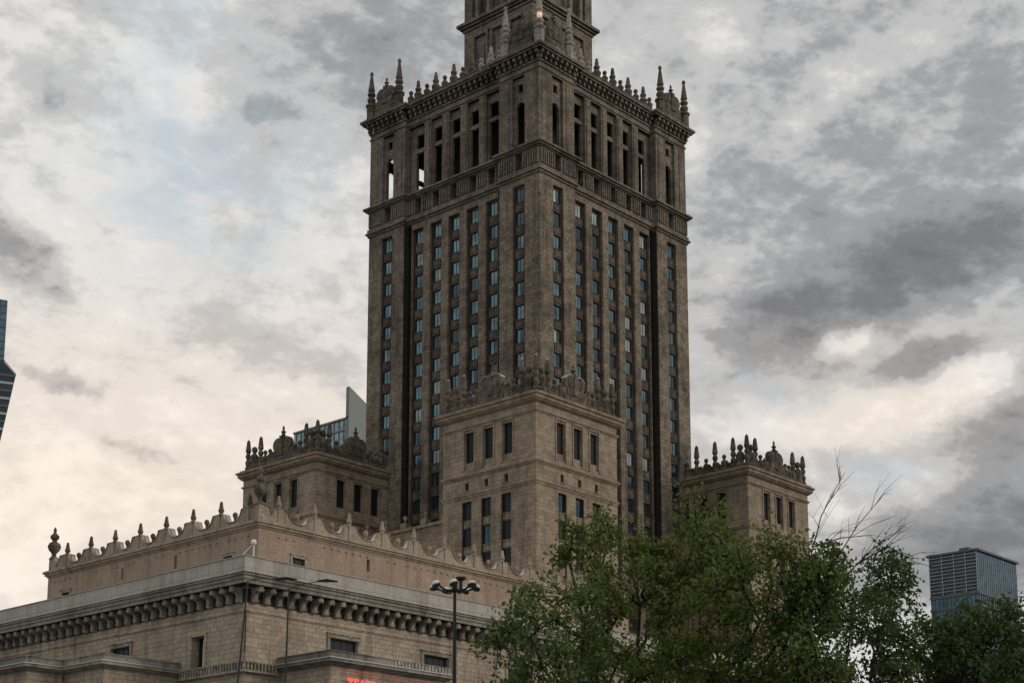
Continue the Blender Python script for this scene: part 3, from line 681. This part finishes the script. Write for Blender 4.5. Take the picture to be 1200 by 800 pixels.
# porticoes: projecting blocks with a heavy ledge
def portico(X, Y, LX, LY, zt, name):
    p = MB(); block(p, X, Y, LX, LY, 0, zt-1.15)
    w = p.build('portico_wall', M['theatre'], th); l = MB()
    def r(o, a, b): block(l, X-o, Y-o, LX+2*o, LY+2*o, a, b)
    r(.05, zt-1.15, zt-1.0); r(.3, zt-1.0, zt-.85); r(.6, zt-.85, zt-.62); l.build('portico_cornice', M['ledge'], w)
    z = MB(); block(z, X-.68, Y-.68, LX+1.36, LY+1.36, zt-.62, zt-.55); z.build('drip_edge', M['zinc'], w)
    m = MB(); block(m, X-.35, Y-.35, LX+.7, LY+.7, zt-.55, zt-.06); block(m, X-.42, Y-.42, LX+.84, LY+.84, zt-.06, zt); m.build('portico_parapet', M['ledge'], w)
    return w
pr1 = portico(QX+3.4, QY-5.6, 11.8, 5.55, 20.95, 'right')
pl1 = portico(QX-6.6, QY+8.0, 6.55, 14, 20.98, 'left')
pl2 = portico(QX-9.8, QY+13.1, 3.0, 8.5, 20.96, 'left')
pl3 = portico(QX-12.8, QY+22.4, 12.7, 6, 20.9, 'left')
bl = MB()
PF = rightface(QX+3.4, QY-5.6)
u = 6.0
while u < 12.0: bl.box(PF, u, u+.2, .35, .43, 20.42, 20.86); u += .36
bl.build('ledge_balusters', M['palecarved'], pr1)
# low balustrade ledge round the corner
ld = MB()
ld.box(TL, -.35, 7.6, 0, .35, 19.55, 19.72); ld.box(TR, .003, 3.0, .003, .35, 19.55, 19.72)
ld.box(TL, -.3, 7.6, 0, .3, 20.25, 20.36); ld.box(TR, .003, 3.0, .003, .3, 20.25, 20.36)
for i in range(24): ld.box(TL, -.25+i*.33, -.08+i*.33, .08, .27, 19.72, 20.25)
for i in range(9): ld.box(TR, .05+i*.33, .22+i*.33, .08, .27, 19.72, 20.25)
ld.box(TL, 0, 7.6, .0, .06, 19.72, 20.25); ld.box(TR, 0.06, 3.0, .0, .06, 19.72, 20.25)
ld.build('corner_balustrade', M['corbel'], th)
dp = MB(); dp.tube([(QX-.12, QY-.12, 24.1), (QX-.12, QY-.12, 21)], .05); dp.build('drainpipe', M['black'], th)

# neon sign on the portico front
sg = thing('neon_sign', 'red neon TEATR lettering on the theatre portico, just under its ledge', 'sign')
cu = bpy.data.curves.new('letters', 'FONT'); cu.body = 'TEATR'; cu.size = 1.15; cu.extrude = .04; cu.offset = .02; cu.align_x = 'LEFT'; cu.space_character = 1.05
tmp = bpy.data.objects.new('letters', cu); dg = bpy.context.evaluated_depsgraph_get()
COL.objects.link(tmp); bpy.context.view_layer.update(); dg = bpy.context.evaluated_depsgraph_get()
tme = bpy.data.meshes.new_from_object(tmp.evaluated_get(dg)); bpy.data.objects.remove(tmp)
wdt = max(v.co.x for v in tme.vertices); tme.materials.clear(); tme.materials.append(M['neon'])
lt = link('letters', tme, sg, (QX+4.75, QY-5.95, 18.22)); lt.rotation_euler = (math.pi/2, 0, 0); lt.scale = (3.0/wdt, 1, 1)
MB().tube([(QX+4.4, QY-5.95, 19.55), (QX+15.1, QY-5.95, 19.55)], .035).build('neon_line', M['neondim'], sg)
rl = MB()
for i in range(6): rl.box(WORLD, QX+4.8+i*.56, QX+4.85+i*.56, QY-5.9, QY-5.6, 18.6, 18.65)
rl.build('sign_bracket', M['black'], sg)

# floodlight on the parapet corner
fl = thing('floodlight', 'small white floodlight on a stand at the corner of the pale parapet', 'floodlight')
fx, fy = QX-.2, QY-.9
a = MB(); a.tube([(fx, fy, 27.92), (fx, fy, 28.9)], .05); a.tube([(fx-.9, fy+.3, 27.92), (fx-.1, fy, 28.9)], .025); a.build('stand', M['white'], fl)
MB().lathe(fx-.1, fy-.1, 28.85, [(.06, 0), (.18, .06), (.22, .2), (.18, .34), (.06, .4)], 10).build('lamp_head', M['white'], fl)

# ================================================================== street lamps
def multi_lamp():
    p = at(533, 690, 45); x, y, zt = p
    L = thing('street_lamp', 'black street lamp carrying a ring of round glass heads, in front of the theatre', 'street lamp', 'street lamps in front of the theatre')
    MB().lathe(x, y, 0, [(.16, 0), (.16, .8), (.09, 1.0), (.065, 5), (.045, zt-.1), (.08, zt), (.08, zt+.12), (.03, zt+.25)], 10).build('pole', M['black'], L)
    for i in range(7):
        a = 2*math.pi*i/7+.3; r = .62 if i % 2 else .58; dz = .0
        hx, hy = x+r*math.cos(a), y+r*math.sin(a)
        ar = MB().tube([(x, y, zt-.02), (x+.5*r*math.cos(a), y+.5*r*math.sin(a), zt-.06), (hx-.1*math.cos(a), hy-.1*math.sin(a), zt+.02)], .03); ar = ar.build('arm', M['black'], L)
        h = MB().lathe(0, 0, 0, [(.03, -.02), (.11, 0), (.13, .04), (.125, .07)], 12); ho = h.build('lamp_head', M['black'], L); ho.location = (hx, hy, zt+.0)
        ho.rotation_euler = (.3*math.sin(a+1), .35*math.cos(a), 0)
        gl = MB().lathe(0, 0, .07, [(.125, 0), (.115, .045), (.08, .09), (.0, .11)], 12).build('glass', M['lampglass'], ho, smooth=True)
    c = MB().lathe(*at(540, 690, 45.2)[:2], zt+.02, [(.05, 0), (.05, .25), (.14, .3), (.15, .36)], 10).build('lamp_head', M['black'], L)
    return L
multi_lamp()
def arm_lamp(x, y, D, lean, label, up):
    p = at(x, y, D); L = thing('street_lamp', label, 'street lamp', 'street lamps in front of the theatre')
    rx, ry = _R.x, _R.y
    base = Vector((p.x-rx*lean, p.y-ry*lean, 0))
    MB().tube([base, base+Vector((0, 0, 1)), (p.x, p.y, p.z)], [.07, .045, .026], 8).build('pole', M['black'], L)
    e = Vector((p.x+rx*1.0, p.y+ry*1.0, p.z+.12+up)); MB().tube([(p.x, p.y, p.z-.03), (p.x+rx*.3, p.y+ry*.3, p.z+.08+up*.2), e], .014).build('arm', M['black'], L)
    MB().tube([e-Vector((rx*.1, ry*.1, 0)), e+Vector((rx*.2, ry*.2, .02)), e+Vector((rx*.55, ry*.55, -.02))], [.03, .06, .025], 8).build('lamp_head', M['black'], L)
arm_lamp(290.5, 680, 52, .35*2.2, 'slightly leaning thin lamp post crossing the corner of the theatre', -.06)
arm_lamp(338.5, 689, 52, .12, 'thin upright lamp post just right of the theatre corner', .12)

# ================================================================== modern towers
def curtain_grid(mb, fr, L, z0, z1, du, dz, t=.12, n=.1, mi=0):
    u = 0
    while u <= L+.01: mb.box(fr, u-t/2, u+t/2, 0, n, z0, z1, mi); u += du
    z = z0
    while z <= z1+.01: mb.box(fr, 0, L, 0, n*.6, z-t/2, z+t/2, mi); z += dz
mg_blue = glass('office_glass_blue', (.10, .17, .22), .15, .55); mg_dark = glass('office_glass_dark', (.03, .05, .06), .2, .4)
mg_pale = glass('office_glass_pale', (.32, .42, .44), .2, .6); louv = mat('pale_metal_louvre', (.36, .39, .40), .5, .3); steel = mat('grey_steel', (.10, .105, .11), .5)
ot = thing('office_tower', 'glass office tower with pale horizontal louvres, above the trees at the right edge', 'office tower')
BX, BY, BLX, BLY, BZ = 431.8, 209.8, 24.8, 15.0, 106.3
b = MB(); block(b, BX, BY, BLX, BLY, 0, BZ-.6); b.build('glass_wall', mg_blue, ot)
oL, oR = leftface(BX, BY), rightface(BX, BY)
lv = MB(); z = BZ-11.5
while z < BZ-.6: lv.box(oL, .1, BLY, .5, .62, z, z+.17); z += 1.02
for u in (0.1, 3.6, 7.2, 10.9, 14.9): lv.box(oL, u-.1, u+.1, .3, .48, BZ-12.4, BZ-.5)
lv.build('louvre_screen', louv, ot)
b = MB(); b.box(oL, .2, BLY, .02, .2, BZ-12, BZ-.8); b.build('shaded_wall', mg_dark, ot)
b = MB(); block(b, BX-.7, BY-.7, BLX+1.4, BLY+1.4, BZ-.6, BZ); curtain_grid(b, oR, BLX, BZ-12.3, BZ-.8, 1.24, 11.5, .07, .08)
for z in (BZ-12.8, BZ-16.4, BZ-20.2, BZ-24, BZ-28): block(b, BX-.3, BY-.3, BLX+.6, BLY+.6, z-.35, z+.35)
for u in (8, 9.4, 13.2, 14.8, 19, 20.3): b.box(oR, u, u+.9, 0, .35, BZ-60, BZ-12.8)
curtain_grid(b, oL, BLY, BZ-60, BZ-12.8, 1.25, 3.6, .1, .15); curtain_grid(b, oR, BLX, BZ-60, BZ-12.8, 1.24, 3.6, .1, .15)
b.build('frame', steel, ot)
b = MB(); b.box(WORLD, BX+1, BX+3.5, BY+3, BY+6, BZ, BZ+1.1); b.build('roof_plant', steel, ot)

bb = thing('glass_building', 'pale glass block with a grey sloping fin, peeking between the left pavilion and the tower', 'office building')
GX, GY, GZ = 281.9, 311.4, 131.8
b = MB(); block(b, GX, GY, 30, 22, 0, GZ); b.build('glass_wall', mg_pale, bb)
gL, gR = leftface(GX, GY), rightface(GX, GY)
b = MB(); b.box(gL, 0, 22, 0, .3, GZ-3.4, GZ-2.9); b.box(gL, 0, 22, 0, .3, GZ-9.2, GZ-8.7); curtain_grid(b, gL, 22, GZ-60, GZ-.1, 1.9, 60, .2, .2); b.box(gL, -.2, 22, 0, .4, GZ-.35, GZ+.1)
b.build('frame', mat('pale_grey_mullion', (.20, .23, .24), .5, .2), bb)
f0 = at(410, 452, 419.6); f1 = at(429, 466, 421); ztop = f0.z
b = MB(); fb_ = Fr((GX-.4, GY-.4), (1, 0), (0, -1)); b.wallpoly(fb_, [(0, GZ-50), (8, GZ-50), (8, GZ+4.0), (0, GZ+8.3)], -1.2, 0)
b.build('roof_fin', mat('grey_fin_cladding', (.20, .225, .215), .6, .2), bb)

lt_ = thing('glass_skyscraper', 'dark blue glass skyscraper with a slanted lower wing, cut off by the left edge', 'skyscraper')
nrm = -_F.copy(); nrm.z = 0; nrm.normalize()
c0 = at(9, 352, 400); _a = math.atan2(c0.y, c0.x)+R_(6); fu = Fr((c0.x, c0.y), (-math.sin(_a), math.cos(_a)), (-math.cos(_a), -math.sin(_a)))
zt_ = c0.z
b = MB(); b.wallpoly(fu, [(0, zt_), (0, zt_-16.6), (.9, zt_-16.6), (.9, 0), (22, 0), (22, zt_+1), (8, zt_+.3)], -22, 0); b.build('tower_wall', mg_blue, lt_)
zz = at(20, 447, 400).z
b = MB(); b.wallpoly(fu, [(.6, zt_-17.2), (-2.3, zz), (1.85, at(0, 568, 400).z), (4.0, at(0, 568, 400).z-16), (4.0, 0), (20, 0), (20, zt_-17.2)], .3, 6); b.build('wing_wall', mg_dark, lt_)
b = MB(); z = zz-.3; i = 0
while z > zz-60:
    d = (zz-z)*.164; b.box(fu, -2.25+d+.05, 12, 6.0, 6.2, z-.55, z, i % 2); z -= 1.9; i += 1
for u in (1.5, 4, 6): b.box(fu, u, u+.15, 0, .2, zt_-16, zt_)
for k in range(9): b.box(fu, .05, 10, 0, .15, zt_-16+k*1.8, zt_-15.7+k*1.8, 0)
b.wallpoly(fu, [(.6, zt_-17.2), (-2.3, zz), (-2.3, zz-.5), (.6, zt_-17.9)], 6, 6.3, 1)
b.build('floor_bands', [steel, louv], lt_)

# ================================================================== trees
def leafmat(name, c1, c2, c3):
    def build(t, b):
        g = t.nodes.new('ShaderNodeNewGeometry'); n = _noise(t, g.outputs['Position'], .8, 4, .6); n2 = _noise(t, g.outputs['Position'], 7, 2, .5)
        c = _mix(t, _range(t, n, .35, .65), c1, c2); c = _mix(t, _range(t, n2, .45, .7, 0, .7), c, c3)
        t.links.new(c, b.inputs['Base Color'])
        tr = t.nodes.new('ShaderNodeBsdfTranslucent'); t.links.new(c, tr.inputs[0]); mx = t.nodes.new('ShaderNodeMixShader'); mx.inputs[0].default_value = .3
        out = t.nodes['Material Output']; t.links.new(b.outputs[0], mx.inputs[1]); t.links.new(tr.outputs[0], mx.inputs[2]); t.links.new(mx.outputs[0], out.inputs[0])
    return mat(name, c1, .6, 0, .25, build)
ML = [leafmat('fresh_leaves', (.12, .155, .032), (.08, .125, .03), (.21, .225, .05)),
      leafmat('deep_green_leaves', (.065, .115, .032), (.09, .14, .038), (.14, .18, .05)),
      leafmat('dark_leaves', (.05, .09, .028), (.07, .115, .034), (.11, .15, .045))]
bark = mat('dark_bark', (.035, .030, .026), .95)
RN = np.random.default_rng(11)
def leaf_cloud(centres, spread, per, size, name, m, parent):
    """many small bent leaves scattered round twig ends"""
    C_ = np.repeat(np.array(centres), per, 0); n = len(C_)
    C_ = C_+RN.normal(0, 1, (n, 3))*spread
    d = RN.normal(0, 1, (n, 3)); d /= np.linalg.norm(d, axis=1)[:, None]; d[:, 2] -= .25
    e = np.cross(d, RN.normal(0, 1, (n, 3))); e /= np.linalg.norm(e, axis=1)[:, None]
    s = (size*RN.uniform(.6, 1.35, n))[:, None]
    up = np.cross(d, e)*.18
    v = np.stack([C_, C_+(d*.5+e*.32+up)*s, C_+d*s, C_+(d*.5-e*.32+up)*s], 1).reshape(-1, 3)
    me = bpy.data.meshes.new(name); f = np.arange(n*4).reshape(-1, 4)
    me.vertices.add(n*4); me.vertices.foreach_set('co', v.ravel()); me.loops.add(n*4); me.loops.foreach_set('vertex_index', f.ravel())
    me.polygons.add(n); me.polygons.foreach_set('loop_start', np.arange(0, n*4, 4)); me.polygons.foreach_set('loop_total', np.full(n, 4))
    me.materials.append(m); me.update(); me.validate()
    return link(name, me, parent)
def tree(name, label, trunk_px, D, clumps, m, leaf=.15, per=16, twigs=26, fork=.45, r0=.22, bare=(), group='trees in front of the palace', seed=1, dens=1.):
    """clumps: (x, y, radius_m, depth offset m) as seen in the photo, set at distance D"""
    rg_ = random.Random(seed); T_ = thing(name, label, 'tree', group)
    tb = at(*trunk_px, D); base = Vector((tb.x, tb.y, 0))
    cs = [(at(x, y, D+dz), r) for x, y, r, dz in clumps]
    topz = max(c.z for c, r in cs); wood = MB(); tips = []
    forkp = base+Vector((rg_.uniform(-.3, .3), rg_.uniform(-.3, .3), topz*fork))
    def limb(a, b, ra, rb, wig=.06, k=6, bendz=.0):
        pts, rr = [], []
        L = (b-a).length; o = Vector((0, 0, 0))
        for i in range(k+1):
            t = i/k; p = a.lerp(b, t)+Vector((0, 0, bendz*L*math.sin(t*math.pi)))
            if 0 < i < k: p += Vector((rg_.gauss(0, 1), rg_.gauss(0, 1), rg_.gauss(0, .5)))*wig*L*.5
            pts.append(p); rr.append(ra+(rb-ra)*t)
        wood.tube(pts, rr, 6); return pts
    limb(base, forkp, r0, r0*.55, .02)
    mains = []
    ncl = len(cs); order = sorted(range(ncl), key=lambda i: -cs[i][0].z)
    nm = max(2, min(5, ncl//2))
    for i in order[:nm]:
        c, r = cs[i]; mains.append(limb(forkp, c, r0*.34, .028, .08, 8, -.03))
    for i in range(ncl):
        c, r = cs[i]
        if i not in order[:nm]:
            cand = [p for mn in mains for p in mn[1:-1]]+[forkp]
            q = min(cand, key=lambda p: (p-c).length+.9*max(0, p.z-c.z+.5)); limb(q, c, .055, .022, .09, 6, .04)
        for _ in range(int(1.35*twigs*dens*r*r/1.2)+4):
            d = Vector((rg_.gauss(0, 1), rg_.gauss(0, 1), rg_.gauss(0, .85))).normalized(); e = c+d*r*(rg_.random()**.42)
            s0 = c+d*r*.12; wood.tube([s0, s0.lerp(e, .5)+Vector((0, 0, .05*r)), e], [.02, .013, .006], 4); tips.append(tuple(e)); 
            if rg_.random() < .6: tips.append(tuple(s0.lerp(e, .6)))
    for pxs in bare:                                  # bare twiggy boughs
        pts = [at(x, y, D+dz) for x, y, dz in pxs]; k = len(pts)
        wood.tube(pts, [.024-.018*i/(k-1) for i in range(k)], 5)
        for i in range(k-1):
            for _ in range(3):
                t = rg_.random(); a = pts[i].lerp(pts[i+1], t); dr = (pts[i+1]-pts[i]).normalized()
                e = a+(dr+Vector((rg_.gauss(0, .5), rg_.gauss(0, .5), rg_.gauss(.2, .4))))*rg_.uniform(.25, .75)
                mm = a.lerp(e, .5)+Vector((0, 0, .06)); wood.tube([a, mm, e], [.009, .006, .003], 4)
                e2 = mm+(dr+Vector((rg_.gauss(0, .6), rg_.gauss(0, .6), rg_.gauss(.1, .5))))*.4; wood.tube([mm, e2], [.005, .0025], 4)
    wood.build('trunk', bark, T_, recalc=False)
    leaf_cloud(tips, .14, int(per*1.25), leaf*.86, 'crown', m, T_)
    return T_
def fill(x0, x1, ytop, ybot, step, r, dz, sd):
    rr = random.Random(sd); out = []
    y = ybot
    while y > min(ytop(x0), ytop(x1), ytop((x0+x1)/2))-40:
        x = x0
        while x <= x1:
            xx, yy = x+rr.uniform(-.4, .4)*step, y+rr.uniform(-.4, .4)*step
            if yy > ytop(xx)+r*28: out.append((xx, yy, r*rr.uniform(.75, 1.2), rr.uniform(-dz, dz)))
            x += step
        y -= step
    return out
def lerpf(pts):
    def f(x):
        if x <= pts[0][0]: return pts[0][1]
        for (a, ya), (b, yb) in zip(pts, pts[1:]):
            if x <= b: return ya+(yb-ya)*(x-a)/(b-a)
        return pts[-1][1]
    return f
# left bushy tree over the theatre end
tree('leafy_tree', 'low loose tree with dark leaves, leftmost, overlapping the end of the theatre', (640, 1000), 40,
     fill(590, 700, lerpf([(575, 760), (600, 690), (640, 668), (690, 672), (710, 700)]), 900, 34, .62, 1.6, 3), ML[1], .15, 13, 20, .3, .14, seed=3, dens=.8)
# tall fresh green tree before the tower
tree('leafy_tree', 'tall yellow-green tree, its crown reaching up the front of the tower', (752, 1040), 44,
     [(672, 622, .45, 0), (662, 650, .4, .3), (690, 640, .5, 0), (700, 668, .5, -.6)]+fill(705, 850, lerpf([(690, 680), (712, 600), (740, 570), (775, 564), (812, 584), (850, 606)]), 900, 38, .78, 2.4, 5), ML[0], .15, 15, 24, .42, .26, seed=5)
tree('leafy_tree', 'broad green tree right of the tallest one, in front of the right pavilion', (893, 1040), 43,
     fill(842, 950, lerpf([(830, 618), (860, 604), (890, 606), (930, 622), (955, 650)]), 900, 36, .80, 2.4, 8), ML[0], .15, 15, 22, .5, .2, seed=8)
tree('half_bare_tree', 'half bare tree sending long leafless branches into the sky right of the pavilion', (935, 1040), 41,
     [(955, 655, .35, 0), (975, 650, .35, 0), (985, 672, .4, .5), (960, 690, .5, 0), (930, 720, .7, 0), (965, 735, .7, .6), (945, 770, .8, -.4), (975, 790, .8, .3), (930, 820, .8, 0)], ML[1], .15, 15, 22, .62, .16,
     bare=([(940, 730, 0), (948, 660, .2), (962, 605, .3), (978, 575, .3), (990, 553, .4)], [(948, 680, 0), (980, 655, .3), (1005, 615, .6), (1032, 584, .8)], [(945, 720, 0), (985, 680, .4), (1020, 645, .8), (1045, 628, 1), (1062, 614, 1.2)],
           [(1005, 660, .4), (1040, 640, .8), (1058, 650, 1), (1070, 658, 1.1)], [(955, 640, 0), (985, 630, .3), (1010, 628, .5)]), seed=12)
tree('leafy_tree', 'dark dense tree left of the glass office tower', (1035, 1040), 46,
     fill(985, 1085, lerpf([(975, 685), (1005, 652), (1030, 634), (1060, 648), (1090, 675)]), 900, 39, .78, 2.2, 14), ML[2], .15, 16, 24, .4, .22, seed=14)
tree('leafy_tree', 'dark low tree at the right edge, in front of the glass office tower', (1150, 1040), 48,
     fill(1085, 1215, lerpf([(1080, 688), (1105, 682), (1140, 690), (1180, 690), (1215, 710)]), 900, 32, .85, 2.0, 17), ML[2], .15, 16, 24, .4, .22, seed=17)
